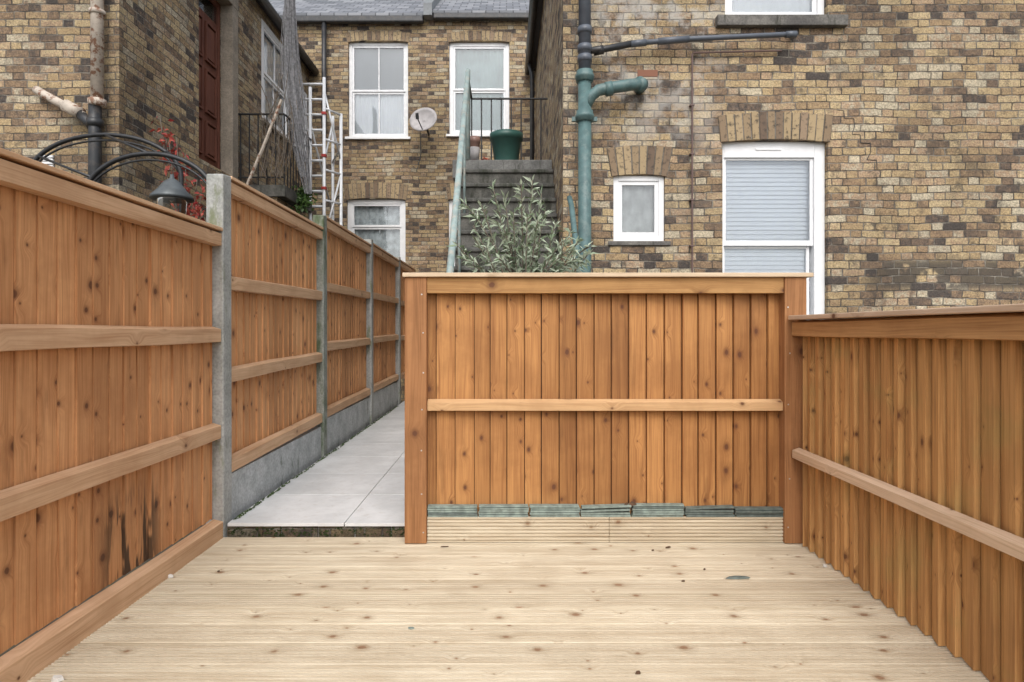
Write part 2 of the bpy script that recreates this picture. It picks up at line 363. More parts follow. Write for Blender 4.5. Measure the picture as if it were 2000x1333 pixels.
plabel = ['concrete fence post nearest the camera at the left', 'tallest looking pale concrete post at the corner where the deck meets the path',
          'second concrete post along the path, streaked with green algae', 'third slim concrete post along the path', 'farthest concrete post beside the tall timber end post']
for i in range(5):
    y = PY[i]; x0, x1 = -1.775, -1.665; t = PT[i]
    m = MB(); m.hexa([(x0,y,-.06),(x1,y,-.06),(x1,y+.11,-.06),(x0,y+.11,-.06)], [(x0+.004,y,t-.012),(x1-.004,y,t-.012),(x1-.004,y+.11,t),(x0+.004,y+.11,t)])
    o = m.build('concrete_post', 'conc_green' if i == 2 else 'conc', bevel=.008)
    tag(o, plabel[i], 'fence post', 'concrete posts of the left fence')
PAN = [(-.22, 1.598, .11, 1.815, [(1.147,1.240),(.580,.673)], 0, 'orange close-boarded fence panel beside the camera, behind the first post'),
       (1.712, 3.528, .11, 1.815, [(1.147,1.240),(.580,.673)], 0, 'large orange close-boarded fence panel beside the deck, reaching the left edge'),
       (3.642, 5.468, .345, 2.15, [(1.465,1.558),(.900,.992),(.347,.44)], .03, 'stepped orange fence panel just beyond the corner post, first along the path'),
       (5.582, 7.408, .40, 2.275, [(1.59,1.68),(1.02,1.112),(.40,.49)], .02, 'narrow looking orange fence panel between the algae streaked and third posts'),
       (7.522, 9.348, .43, 2.31, [(1.62,1.71),(1.05,1.14),(.43,.52)], .02, 'farthest full orange fence panel along the path'),
       (9.462, 11.0, .43, 2.33, [(1.62,1.71),(1.05,1.14),(.43,.52)], 0, 'end fence panel beyond the last concrete post, mostly hidden by the timber screen')]
for (y0, y1, zb, zt, rails, rise, lab) in PAN:
    e = empty('fence_panel', (-1.72, (y0+y1)/2, zb), lab, 'fence panel', 'fence panels along the left side')
    m = MB(); feather_y(m, y0, y1, -1.742, zb, zt-.03, .1, .0135, 1, gap=.0014); m.build('boards', 'lf_board', e)
    box(-1.748, -1.743, y0+.004, y1-.004, zb+.005, zt-.04).build('lap_shade_sheet', 'lap_shade', e)  # added dark sheet behind the boards, paints their lap shadows
    for (a, b) in rails: rail_y(-1.7255, -1.679, y0+.002, y1-.002, a, b, rise).build('rail', 'lf_rail', e)
    rail_y(-1.7255, -1.676, y0+.002, y1-.002, zt-.10, zt-.012, 0).build('rail', 'lf_rail', e)
    box(-1.755, -1.668, y0, y1, zt-.0115, zt+.008).build('cap', 'lf_rail', e, bevel=.003)
for (y0, y1, lab) in ((-.22,1.598,'timber kickboard at the foot of the fence panel beside the camera'),(1.712,3.528,'long timber kickboard between the deck edge and the large left fence panel')):
    tag(rail_y(-1.7255, -1.667, y0, y1, -.02, .108).build('kickboard', 'lf_rail', bevel=.003), lab, 'board')
for i, (y0, y1, zt, lab) in enumerate([(3.642,5.468,.34,'nearest concrete gravel board under the first panel along the path'),(5.582,7.408,.395,'middle concrete gravel board under the panel after the algae streaked post'),(7.522,9.348,.425,'farthest concrete gravel board under the last full panel')]):
    tag(box(-1.745,-1.69,y0,y1,-.05,zt).build('gravel_board', 'gravelb', bevel=.004), lab, 'gravel board', 'concrete gravel boards')

# ------------------------------------------------------------------ cross fence
e = empty('timber_screen', (.5, 3.47, 0), 'freestanding brown close-boarded timber screen with flat cap, across the back of the deck', 'fence')
xa, xb = P(790,0,3.42).x, P(833,0,3.42).x
box(xa, xb, 3.42, 3.545, 0.001, 1.523).build('post', 'cf_post', e, bevel=.004)
xc, xd = P(1533,0,3.42).x, P(1580,0,3.42).x
box(xc, xc+.125, 3.42, 3.545, 0.001, 1.523).build('post', 'cf_post', e, bevel=.004)
box(xa-.01, P(1587,0,3.42).x, 3.405, 3.565, 1.524, 1.548).build('cap', 'cap', e, bevel=.003)
box(xb+.001, xc-.001, 3.43, 3.475, 1.432, 1.5225).build('rail', 'cf_rail', e, bevel=.003)
m = MB()
edges = [833,851,888,926,957,990,1025,1058,1093,1127,1162,1196,1230,1265,1300,1335,1367,1402,1436,1470,1503,1533]
for a, b in zip(edges, edges[1:]):
    x0, x1 = P(a,0,3.46).x, P(b,0,3.46).x; yb = 3.506; tb = .005+random.uniform(0,.003); ta = .023+random.uniform(0,.006); g_ = .0024
    sk = random.uniform(-.0012,.0012)
    m.hexa([(x0+g_,yb,.1),(x1-g_,yb,.1),(x1-g_,yb-tb,.1),(x0+g_,yb-ta,.1)], [(x0+g_+sk,yb,1.5),(x1-g_+sk,yb,1.5),(x1-g_+sk,yb-tb,1.5),(x0+g_+sk,yb-ta,1.5)])
m.build('boards', 'cf_board', e)
box(xb+.003, xc-.003, 3.5075, 3.512, .1, 1.495).build('lap_shade_sheet', 'lap_shade', e)  # dark sheet added so the screen's board gaps read as shadow lines
m = MB(); m.prism([(3.475,.752),(3.442,.757),(3.442,.806),(3.475,.822)], xb+.001, xc-.001, 'yz'); m.build('rail', 'cf_railp', e, bevel=.002)
for (px, ys) in ((825,(575,650,728,800,880,965,1040)),(1541,(600,690,790,935,1030))):
    for yy in ys:
        q = P(px+random.uniform(-2,2), yy, 3.42); MB().tube([(q.x,3.4185,q.z),(q.x,3.423,q.z)], .0045, 8).build('screw', 'screw', e)
e = empty('ledge', (.5, 3.44, 0), 'low pale timber ledge of grooved board at the foot of the brown screen', 'ledge')
def fascia(x0, x1):
    pr = [(3.4615, .003), (3.438, .003)]
    for k in range(7):
        c = .0135+k*.02; pr += [(3.438, c-.0046), (3.4475, c-.0034), (3.4475, c+.0034), (3.438, c+.0046)]
    pr += [(3.438,.146),(3.4615,.146)]
    return MB().prism(pr, x0, x1, 'yz')
xm = P(1190,0,3.437).x
fascia(xb+.002, xm-.0015).build('fascia_board', 'deck', e); fascia(xm+.0015, xc-.002).build('fascia_board', 'deck', e)
box(xb+.002, xc-.002, 3.462, 3.4735, .003, .1455).build('backing', 'cf_rail', e)
ords = ['first','second','third','fourth','fifth','sixth','seventh']; bounds = [834,934,1034,1134,1234,1338,1436,1534]; cnt = [5,5,5,4,6,4,4]
lev = {4:['bottom','lower middle','upper middle','top'],5:['bottom','second lowest','middle','second highest','top'],6:['bottom','second lowest','third lowest','third highest','second highest','top']}
for i in range(7):
    x0, x1 = P(bounds[i],0,3.44).x+.005, P(bounds[i+1],0,3.44).x-.006; z = .1475
    for k in range(cnt[i]):
        th = (.0112 if cnt[i] < 6 else .0098)*random.uniform(.9,1.1); ox = random.uniform(-.004,.004); tl = random.uniform(-.001,.001)
        if i == 3 and k >= 2: tl = .009
        if i == 5 and k == 3: tl = .009
        f = 3.440+random.uniform(-.005,.005); n = 8
        m = MB(); xs = [x0+ox+(x1-x0)*j/n for j in range(n+1)]; js = [random.uniform(-.0015,.0015) for _ in xs]
        vs = []
        for j, xx in enumerate(xs):
            t = tl*(j/n)+(abs(tl) if tl < 0 else 0); vs += [(xx,f+js[j],z+t),(xx,3.478,z+t),(xx,3.478,z+th+t-.001),(xx,f+js[j]+.001,z+th+t-.001)]
        fs = [(0,1,2,3), tuple(range(4*n,4*n+4))[::-1]]+[(j*4+q, j*4+(q+1)%4, j*4+4+(q+1)%4, j*4+4+q) for j in range(n) for q in range(4)]
        m.add(vs, fs); o = m.build('slate_tile', 'slate_d' if (i >= 5 or random.random() < .15) else 'slate')
        tag(o, 'green slate tile, %s of the %s stack from the left on the timber ledge' % (lev[cnt[i]][k], ords[i]), 'slate tile', 'green slate tiles stacked on the timber ledge')
        z += th+(abs(tl) if abs(tl) > .004 and k < 3 else .0022)

# ------------------------------------------------------------------ right fence
e = empty('timber_fence', (1.7, 1.5, 0), 'low brown feather-edge timber fence with pale flat capping along the right of the deck', 'fence')
m = MB(); feather_y(m, -1.0, 3.416, 1.697, .004, 1.27, .084, .030, -1, .009, .0030)
m.build('boards', 'rf_board', e)
box(1.6985, 1.704, -.99, 3.41, .006, 1.265).build('lap_shade_sheet', 'lap_shade', e)  # added dark backing, its colour stands in for shade at the laps
rail_y(1.662, 1.626, -1.0, 3.414, 1.185, 1.277).build('rail', 'rf_rail', e)
rail_y(1.664, 1.624, -1.0, 3.405, .490, .552).build('rail', 'rf_railp', e, bevel=.002)
box(1.600, 1.755, -1.0, 3.403, 1.279, 1.303).build('cap', 'rf_cap', e, bevel=.004)

# ------------------------------------------------------------------ building helpers
def wall(m, f, u0, u1, z0, z1, holes=(), depth=.2):
    us = sorted({u0,u1,*[h[0] for h in holes],*[h[1] for h in holes]}); zs = sorted({z0,z1,*[h[2] for h in holes],*[h[3] for h in holes]})
    for a, b in zip(us, us[1:]):
        for c, d_ in zip(zs, zs[1:]):
            uc, zc = (a+b)/2, (c+d_)/2
            if any(h[0] < uc < h[1] and h[2] < zc < h[3] for h in holes): continue
            m.quad(f(a,0,c), f(b,0,c), f(b,0,d_), f(a,0,d_))
    for h in holes:
        a, b, c, d_ = h
        m.quad(f(a,0,c),f(a,depth,c),f(a,depth,d_),f(a,0,d_)); m.quad(f(b,0,c),f(b,depth,c),f(b,depth,d_),f(b,0,d_))
        m.quad(f(a,0,c),f(b,0,c),f(b,depth,c),f(a,depth,c)); m.quad(f(a,0,d_),f(b,0,d_),f(b,depth,d_),f(a,depth,d_))
def facing_y(Y): return lambda u, d_, z: (u, Y+d_, z)
def arch(house, f, u0, u1, z, R0=None, h=.225, n=None):
    w = (u1-u0)/2; cu = (u0+u1)/2; R0 = R0 or w*3.2; a = math.asin(min(1, (w+.02)/R0)); cz = z-R0; n = n or max(4, int(round(2*a*(R0+h/2)/.076)))
    m = MB(f)
    for i in range(n):
        g_ = .0055/R0; t0 = -a+2*a*i/n+g_+random.uniform(-.002,.002)/R0; t1 = -a+2*a*(i+1)/n-g_; o_ = random.uniform(-.010,.012)
        def q(t, r_, d_): return (cu+r_*math.sin(t), d_, cz+r_*math.cos(t))
        e_ = -.009+random.uniform(-.004,.004)
        m.hexa([q(t0,R0,.02),q(t1,R0,.02),q(t1,R0,e_),q(t0,R0,e_)], [q(t0,R0+h+o_,.02),q(t1,R0+h+o_,.02),q(t1,R0+h+o_,e_),q(t0,R0+h+o_,e_)])
    ar = m.build('brick_arch', 'vous', house, bevel=.003)
    m = MB(f)
    for i in range(n):
        t0 = -a+2*a*i/n; t1 = -a+2*a*(i+1)/n
        def q(t, r_, d_): return (cu+r_*math.sin(t), d_, cz+r_*math.cos(t))
        m.quad(q(t0,R0+.003,-.003),q(t1,R0+.003,-.003),q(t1,R0+h,-.003),q(t0,R0+h,-.003))
    m.build('mortar', 'mortar', ar)
def wavy(f, u0, u1, z0, z1, d_, amp, wl):
    m = MB(f); n = max(8, int((u1-u0)/wl*8)); vs = []
    for i in range(n+1):
        u = u0+(u1-u0)*i/n; dd = d_+amp*math.sin(2*math.pi*(u-u0)/wl+.6*math.sin(u*9)); vs += [(u,dd,z0),(u,dd,z1)]
    m.add(vs, [(2*i,2*i+2,2*i+3,2*i+1) for i in range(n)]); return m
def window(house, f, u0, u1, z0, z1, style='sash', d0=.09, frame=.055, mat='white', curtain='curt_w', split=.5, mullion=(0,0), sill='white', upper=None, label=None, shade=True):
    m = MB(f); m.ring(u0+.002,u1-.002,z0+.002,z1-.002,frame,frame,frame,frame,d0,d0+.08); w = m.build('window', mat, house, bevel=.003)
    if label: w['label'] = label
    a, b, c, d_ = u0+frame, u1-frame, z0+frame, z1-frame
    zm = c+(d_-c)*split; s_ = .038
    def sash(x0,x1,za,zb,dd,mul):
        m = MB(f); m.ring(x0,x1,za,zb,s_,s_,s_,s_,dd,dd+.035)
        for k in range(mul): 
            uu = x0+(x1-x0)*(k+1)/(mul+1); m.box(uu-.011,uu+.011,dd+.004,dd+.03,za+s_,zb-s_)
        m.build('sash', mat, w, bevel=.002)
        m = MB(f); m.quad((x0+s_,dd+.017,za+s_),(x1-s_,dd+.017,za+s_),(x1-s_,dd+.017,zb-s_),(x0+s_,dd+.017,zb-s_)); m.build('pane', 'glass', w)
    if style == 'sash':
        sash(a+.001,b-.001,zm-.02,d_-.001,d0+.012,mullion[0]); sash(a+.001,b-.001,c+.001,zm-.0215,d0+.03,mullion[1])
    else: sash(a+.001,b-.001,c+.001,d_-.001,d0+.012,mullion[0])
    if sill: 
        m = MB(f); m.box(u0-.05,u1+.05,-.05,d0-.002,z0-.045,z0-.002); m.build('sill', sill, w, bevel=.003)
    if curtain:
        if upper: 
            wavy(f,a,b,zm,d_,d0+.075,.003,.3).build('curtain', upper, w, True); wavy(f,a,b,c,zm-.002,d0+.090,.008,.1).build('curtain', curtain, w, True)
        else: wavy(f,a,b,c,d_,d0+.090,.010,.12).build('curtain', curtain, w, True)
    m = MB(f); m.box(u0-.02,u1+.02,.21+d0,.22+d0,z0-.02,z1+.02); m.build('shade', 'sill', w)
    return w

# ------------------------------------------------------------------ right building
YR = 5.6; fR = facing_y(YR); EV = 6.0
def q5(px, py, Y=YR): v = P(px,py,Y); return v.x, v.z
hr = empty('brick_house', (3.2, 8.3, 0), 'stock brick rear wing at the right with green soil pipe and white sash window', 'house')
wm = (q5(1411,0)[0], q5(1617,0)[0], .95, q5(0,273)[1]); ws = (q5(1198,0)[0], q5(1299,0)[0], q5(0,471)[1], q5(0,341)[1])
wt = (q5(1416,0)[0], q5(1617,0)[0], q5(0,34)[1], q5(0,34)[1]+1.5)
XW = q5(1100,0)[0]
m = MB(); wall(m, fR, XW, 7.5, -.07, EV, [wm, ws, wt]); fs_ = lambda u,d_,z: (XW+d_, u, z); wall(m, fs_, YR, 11.0, -.07, EV); m.build('wall', 'brick_r', hr)
MB().prism([(XW-.12,EV-.02),(XW-.12,EV+.03),(XW+3.2,EV+1.6),(8,EV+1.6),(8,EV-.02)], YR-.05, 11.0, 'xz').build('roof', 'roof', hr)
arch(hr, fR, wm[0], wm[1], wm[3]+.004, h=.25, R0=4.6); arch(hr, fR, ws[0], ws[1], ws[3]+.003, h=.27, R0=1.5)
w = MB(fR); w.ring(wm[0]+.002,wm[1]-.002,wm[2]+.002,wm[3]-.002,.03,.10,.05,.15,.05,.14); w.box(wm[0]+.33,wm[0]+.57,.042,.0495,wm[3]-.085,wm[3]-.065)
w = w.build('window', 'white', hr, bevel=.004); w['label'] = 'tall white sash window with lowered slatted blind'
zmr = q5(0,475)[1]; a, b, c, d_ = wm[0]+.033, wm[1]-.103, wm[2]+.053, wm[3]-.153
for (x0,x1,za,zb,dd,wb) in ((a,b,zmr-.015,d_,.07,.05),(a,b-.02,c,zmr-.017,.10,.05)):
    m = MB(fR); m.ring(x0,x1,za,zb,.025,.03,wb if za>1.5 else .06,.02,dd,dd+.03); m.build('sash', 'white', w, bevel=.003)
    m = MB(fR); m.quad((x0+.02,dd+.018,za+.03),(x1-.02,dd+.018,za+.03),(x1-.02,dd+.018,zb-.01),(x0+.02,dd+.018,zb-.01)); m.build('pane', 'glass', w)
m = MB(fR); z = c
while z < d_-.02:
    m.hexa([(a,.136,z),(b,.136,z),(b,.1465,z+.040),(a,.1465,z+.040)], [(a,.1362,z+.002),(b,.1362,z+.002),(b,.1470,z+.0415),(a,.1470,z+.0415)]); z += .042
m.build('blind', 'blind', w)
m = MB(fR); m.box(wm[0]-.05,wm[1]+.05,-.05,.045,wm[2]-.06,wm[2]-.001); m.build('sill', 'sill', w)
m = MB(fR); m.box(wm[0]-.02,wm[1]+.02,.21,.22,wm[2]-.02,wm[3]+.02); m.build('shade', 'curt_w', w)
window(hr, fR, *ws, style='fixed', d0=.03, frame=.05, curtain='curt_n', sill=None, label='small square white window under a brick arch')
m = MB(fR); m.box(ws[0]-.05,ws[1]+.05,-.02,.03,ws[2]-.04,ws[2]-.001); m.build('sill', 'sill', hr, bevel=.004)
window(hr, fR, *wt, style='sash', d0=.06, frame=.06, curtain='curt_w', sill=None, label='upper white window cut by the top of the photo')
m = MB(fR); m.box(wt[0]-.09,wt[1]+.16,-.06,.06,wt[2]-.10,wt[2]-.001); m.build('sill', 'sill', hr, bevel=.006)
rr = q5(1245,150); m = MB(fR); m.box(rr[0],rr[0]+.19,-.004,.01,rr[1],rr[1]+.065); m.build('red_brick', NT('red brick').fin((.24,.11,.07),.9), hr, bevel=.004)
m = MB(); pts_ = [(1636,215),(1648,216),(1649,231),(1668,232),(1669,247),(1664,262),(1680,263),(1681,279),(1700,280),(1701,297),(1693,312),(1712,313),(1713,330)]
for (a_, b_) in zip(pts_, pts_[1:]):
    m.tube([P(a_[0],a_[1],5.5985), P(b_[0],b_[1],5.5985)], random.uniform(.0025,.005), 5)
m.build('crack', 'black', hr)
# soil pipe
sp = MB(); X1 = q5(1142,0,5.46)[0]; Yp = 5.46
sp.tube([(X1,Yp,.05),(X1,Yp,P(0,150,Yp).z)], .060, 20)
pth = [(X1,Yp,P(0,212,Yp).z),(X1+.05,Yp-.01,P(0,190,Yp).z),(X1+.12,Yp-.02,P(0,178,Yp).z),(P(1200,0,Yp).x,Yp-.02,P(0,172,Yp).z),(P(1235,0,Yp).x,Yp-.01,P(0,166,Yp).z),(P(1252,0,Yp).x,Yp+.03,P(0,162,Yp).z),(P(1256,0,Yp).x,YR+.02,P(0,161,Yp).z)]
sp.tube(pth, .052, 18)
spo = sp.build('soil_pipe', 'greenp', hr, True)
for yy in (228,150):
    z = P(0,yy,Yp).z; MB().lathe([(.06,-.05),(.078,-.045),(.080,-.02),(.086,-.015),(.086,.012),(.076,.02),(.076,.05),(.06,.055)], (X1,Yp,z), 24).build('collar', 'greenp', spo, True)
q = P(1188,175,Yp); MB().tube([(q.x-.03,Yp-.02,q.z-.006),(q.x+.03,Yp-.02,q.z+.004)], .064, 18).build('collar', 'greenp', spo, True)
q = P(1252,162,Yp); MB().tube([(q.x-.02,Yp-.0,q.z-.004),(q.x+.02,Yp+.05,q.z)], .064, 18).build('collar', 'greenp', spo, True)
z0 = P(0,232,Yp).z
for sx in (-1,1): box(X1+sx*.085-.03, X1+sx*.085+.03, Yp+.0, Yp+.03, z0-.02, z0+.02).build('bracket', 'greenp', spo)
m = MB(); m.tube([(X1,Yp,P(0,140,Yp).z),(X1,Yp,EV+.5)], .056, 20)
for yy in (95,60,115): m.lathe([(.056,-.03),(.066,-.028),(.066,.028),(.056,.03)], (X1,Yp,P(0,yy,Yp).z), 20)
m.build('vent_pipe', 'greyp', hr, True)
m = MB(); Yw = 5.5; m.tube([(X1+.03,Yp,P(0,103,Yw).z),P(1180,96,Yw),P(1235,85,Yw)], .030, 12); m.tube([P(1160,100,Yw),P(1178,97,Yw)], .04, 12); wp = m.build('waste_pipe', 'blackp', hr, True)
m = MB(); m.tube([P(1228,86,Yw),P(1325,77,Yw),P(1545,67,Yw),P(1551,67,YR+.02)], .023, 12); m.tube([P(1285,81,Yw),P(1345,76,Yw)], .031, 12); m.tube([P(1232,86,Yw),P(1262,83,Yw)], .031, 12); m.tube([P(1535,67.5,Yw),P(1555,67,Yw)], .03, 12); m.build('plastic_pipe', 'greyp', wp, True)
m = MB(); m.tube([P(1352,600,5.56),P(1352,106,5.56),P(1356,103,5.56),P(1526,99,5.56),P(1526,99,5.61)], .0085, 8)
for yy in (205,300,390,480): q = P(1352,yy,5.56); m.box(q.x-.02,q.x+.02,5.55,5.598,q.z-.006,q.z+.006)
m.build('gas_pipe', 'thin', hr)
m = MB(); m.tube([(XW-.14,YR,EV-.04),(XW-.14,10.95,EV-.06)], .06, 12); m.build('gutter', 'blackp', hr, True)
m = MB(); m.tube([(XW-.14,10.5,EV-.06),(XW-.08,10.5,EV-.3),(XW-.08,10.5,3.3)], .04, 12); m.build('downpipe', 'blackp', hr, True)

# ------------------------------------------------------------------ rear terrace
YB = 11.0; fB = facing_y(YB)
def qb(px, py): v = P(px,py,YB); return v.x, v.z
hb = empty('terraced_house', (-1.5, 13, 0), 'stock brick terrace at the far end with slate roof and four white windows', 'house')
A = (qb(680,0)[0], qb(797,0)[0], qb(0,268)[1], qb(0,80)[1]); B = (qb(877,0)[0], qb(995,0)[0], qb(0,263)[1], qb(0,80)[1])
Cc = (qb(677,0)[0], qb(792,0)[0], 2.2, qb(0,388)[1]); D = (qb(876,0)[0], qb(990,0)[0], 2.2, qb(0,388)[1])
ZB = qb(0,40)[1]
m = MB(); wall(m, fB, -7, 6, -.07, ZB+.05, [A,B,Cc,D]); m.build('wall', 'brick_b', hb)
XP = qb(838,0)[0]
MB().prism([(10.86,ZB+.06),(10.86,ZB+.02),(15,ZB+.02),(15,ZB+2.9)], -7, XP-.08, 'yz').build('roof', 'roof', hb)
MB().prism([(10.86,ZB+.11),(10.86,ZB+.07),(15,ZB+.02),(15,ZB+2.95)], XP+.08, 6, 'yz').build('roof', 'roof', hb)
MB().prism([(10.8,ZB+.0),(10.8,ZB+.22),(15,ZB+3.1),(15,ZB)], XP-.078, XP+.078, 'yz').build('party_wall', 'lead', hb)
box(-7, XP-.09, 10.84, 10.95, ZB-.10, ZB+.015).build('gutter', 'blackp', hb, bevel=.02)
box(XP+.09, 6, 10.84, 10.95, ZB-.04, ZB+.065).build('gutter', 'blackp', hb, bevel=.02)
for h_ in (A,B,Cc,D): arch(hb, fB, h_[0], h_[1], h_[3]+.015, h=.17 if h_ in (A,B) else .28, R0=4.2)
window(hb, fB, *A, mullion=(1,1), curtain='curt_w', upper='curt_g', label='upper left sash window with grey panes over white ones', mat='whited', d0=.06)
window(hb, fB, *B, mullion=(0,0), curtain='curt_t', frame=.07, label='upper right white window above the landing', d0=.06)
window(hb, fB, *Cc, mullion=(0,0), curtain='curt_d', split=.68, frame=.08, label='ground floor window at left of the terrace wall', d0=.06)
window(hb, fB, *D, mullion=(0,0), curtain='curt_t', split=.68, frame=.08, label='ground floor window half hidden by the steps', d0=.06)
m = MB(); m.tube([P(633,38,10.9),P(633,150,10.9),P(633,260,10.9)], .045, 12); m.build('downpipe', 'blackp', hb, True)
m = MB(); m.tube([P(820,245,10.93),P(822,300,10.95),P(815,330,10.95),P(806,325,10.96)], .008, 6); m.build('cable', 'blackp', hb)

dc = P(829,236,10.55); e = empty('satellite_dish', dc, 'round grey satellite dish on the far brick wall between two windows', 'satellite dish')
ax = Vector((-.28,-1,.18)).normalized(); a1 = ax.cross(Vector((0,0,1))).normalized(); b1 = a1.cross(ax)
m = MB(); vs = []; n = 28
for i in range(6):
    r_ = .26*i/5
    for k in range(n):
        t = 2*math.pi*k/n; vs.append(tuple(dc+a1*r_*math.cos(t)+b1*r_*.85*math.sin(t)+ax*(r_*r_*.8)))
m.add(vs, [(i*n+k,i*n+(k+1)%n,(i+1)*n+(k+1)%n,(i+1)*n+k) for i in range(5) for k in range(n)]); o = m.build('reflector', 'dish', e, True)
md = o.modifiers.new('thick', 'SOLIDIFY'); md.thickness = .012
m = MB(); m.tube([dc-b1*.2+ax*.03, dc+ax*.30-b1*.10], .010, 8); m.tube([dc+ax*.28-b1*.12, dc+ax*.32-b1*.03], .028, 10); m.build('receiver_arm', 'blackp', e)
m = MB(); m.tube([dc-ax*.01, dc+Vector((.0,.2,-.02)), Vector((dc.x+.02,10.99,dc.z-.1))], .02, 8); m.build('bracket', 'blackp', e)

# ------------------------------------------------------------------ left building
XS = -3.62; fL = lambda u,d_,z: (XS-d_, u, z); hl = empty('brick_house', (-5.5, 8.3, 0), 'stock brick rear wing at the left with dark red door and rusty drainpipe', 'house')
dr = (7.05, 7.88, 3.25, 5.50); wl = (8.85, 9.98, 4.35, 5.84); w2 = (10.25, 10.9, 4.4, 5.5); w0 = (6.33, 6.62, 5.02, 5.6)
m = MB(); wall(m, facing_y(5.6), -9, XS, -.07, EV); wall(m, fL, 5.6, 11.0, -.07, EV, [dr, wl, w2, w0], .20); m.build('wall', 'brick', hl)
MB().prism([(XS+.12,EV-.02),(XS+.12,EV+.03),(XS-3.2,EV+1.6),(-9,EV+1.6),(-9,EV-.02)], 5.55, 11.0, 'xz').build('roof', 'roof', hl)
m = MB(); m.tube([(XS+.14,5.6,EV-.04),(XS+.14,10.95,EV-.06)], .06, 12); m.build('gutter', 'blackp', hl, True)
dd = MB(fL); dd.box(dr[0]+.052,dr[1]-.057,.16,.195,dr[2]+.02,dr[3]-.30)
dr_o = dd.build('door', 'door', hl)
m = MB(fL); m.ring(dr[0]+.003,dr[1]-.006,dr[2]+.002,dr[3]-.003,.05,.05,.02,.06,.14,.19)
m.build('frame', 'door', dr_o, bevel=.004)
for (u0,u1) in ((7.16,7.42),(7.50,7.77)):
    for (z0,z1) in ((3.4,3.85),(3.95,4.5),(4.6,5.1)):
        m = MB(fL); m.ring(u0,u1,z0,z1,.025,.025,.025,.025,.130,.161); m.box(u0+.05,u1-.05,.140,.161,z0+.05,z1-.05); m.build('panel', 'door', dr_o, bevel=.005)
m = MB(fL); m.box(dr[0]+.06,dr[1]-.06,.17,.18,dr[3]-.29,dr[3]-.07); m.build('fanlight', 'glass', dr_o)
m = MB(fL); m.box(dr[1]-.004,dr[1]+.16,-.022,.138,dr[2]-.1,dr[3]-.006); m.build('jamb', 'stone', hl, bevel=.004)
m = MB(fL); m.box(dr[0]-.14,dr[1]+.16,-.025,.138,dr[3]-.004,dr[3]+.25) ; m.build('lintel', 'stone', hl, bevel=.004)
window(hl, fL, *wl, mullion=(1,1), d0=.0, frame=.09, sill='stone', label='tall white side window beside the hanging grey stems'); window(hl, fL, *w2, d0=.0, label='small white side window near the far corner'); window(hl, fL, *w0, style='fixed', d0=.0, label='little white window high on the side wall')
Yl = 5.5; xq = P(190,0,Yl).x
m = MB(); m.tube([(xq,Yl,P(0,208,Yl).z),(xq,Yl,EV+.1)], .054, 16); m.lathe([(.055,-.06),(.073,-.05),(.075,.0),(.055,.01)], (xq,Yl,P(0,195,Yl).z), 20); m.lathe([(.055,-.02),(.066,-.018),(.066,.02),(.055,.022)], (xq,Yl,P(0,25,Yl).z), 20)
dp = m.build('drainpipe', 'rust', hl, True)
m = MB(); m.tube([P(72,176,5.56),P(90,187,Yl),P(130,208,Yl),P(163,226,Yl)], .038, 14); m.tube([P(128,206,Yl),P(158,222,Yl)], .058, 14); m.build('branch_pipe', 'rust', dp, True)
m = MB(); m.tube([P(152,220,Yl),P(175,240,Yl),(xq,Yl,P(0,262,Yl).z)], .046, 14); m.tube([(xq-.02,Yl,P(0,205,Yl).z),(xq-.02,Yl,P(0,262,Yl).z),(xq-.025,Yl,.0)], .055, 16); m.lathe([(.05,-.04),(.07,-.035),(.07,.03),(.05,.035)], (xq-.02,Yl,P(0,240,Yl).z), 20); m.build('lower_pipe', 'blackp', dp, True)
m = MB()
q = P(93,318,5.58)
for k in range(5): m.box(q.x-.05,q.x+.05,5.575,5.595,q.z-.07+k*.03,q.z-.05+k*.03)
m.build('air_vent', 'whited', hl)

# ------------------------------------------------------------------ stairs at right
e = empty('concrete_staircase', (0, 6, 0), 'mossy concrete outdoor steps climbing to a landing against the right wing', 'staircase')
SX0, SX1 = -.50, XW-.004; rise, run = .2, .177; n = 15; pr = []; ztop = 3.18; y = 6.9; z = ztop-rise; pr = [(6.898,-.06),(6.898,z)]
tr_ = []
for k in range(n):
    pr.append((y-run*(k+1), ztop-rise*(k+1))); tr_.append((y-run*(k+1), y-run*k, ztop-rise*(k+1)))
    if ztop-rise*(k+2) < 0: pr.append((y-run*(k+1), -.06)); break
    pr.append((y-run*(k+1), ztop-rise*(k+2)))
MB().prism(pr, SX0, SX1, 'yz').build('flight', 'stairc', e)
for (a, b, z) in tr_: box(SX0-.02, SX1-.001, a-.025, b-.002, z+.002, z+.045).build('tread', 'tread', e, bevel=.012)
box(P(884,0,6.9).x, SX1-.001, 6.88, 8.1, 2.965, 3.18).build('landing', 'land', e, bevel=.01)
box(-.48, SX1-.01, 6.92, 8.05, -.06, 2.963).build('pier', 'brick_b', e)
m = MB(); m.tube([(-.445,6.9,3.18),(-.445,6.9,4.17),(-.44,6.86,4.19),(-.43,4.2,1.24),(-.43,4.2,.15)], .029, 12)
for k in (3,7,11): m.tube([(-.44,6.9-run*k-.08,ztop-rise*(k)-.19),(-.44,6.9-run*k-.08,ztop-rise*(k)+.88)], .014, 8)
m.build('handrail', 'rail_g', e, True)
m = MB(); m.tube([(.50,4.75,2.27),(.505,4.65,2.19),(.505,3.95,1.40),(.505,3.95,.1)], .022, 10); m.build('handrail', 'greenp', e, True)
m = MB(); Yr = 7.55; xr0, xr1 = P(921,0,Yr).x, XW-.01; zt = P(0,192,Yr).z; m.box(xr0,xr1,Yr-.02,Yr+.02,zt-.012,zt); m.box(xr0,xr1,Yr-.015,Yr+.015,3.30,3.315)
x = xr0
while x < xr1: m.tube([(x,Yr,3.18),(x,Yr,zt-.005)], .009, 6); x += .125
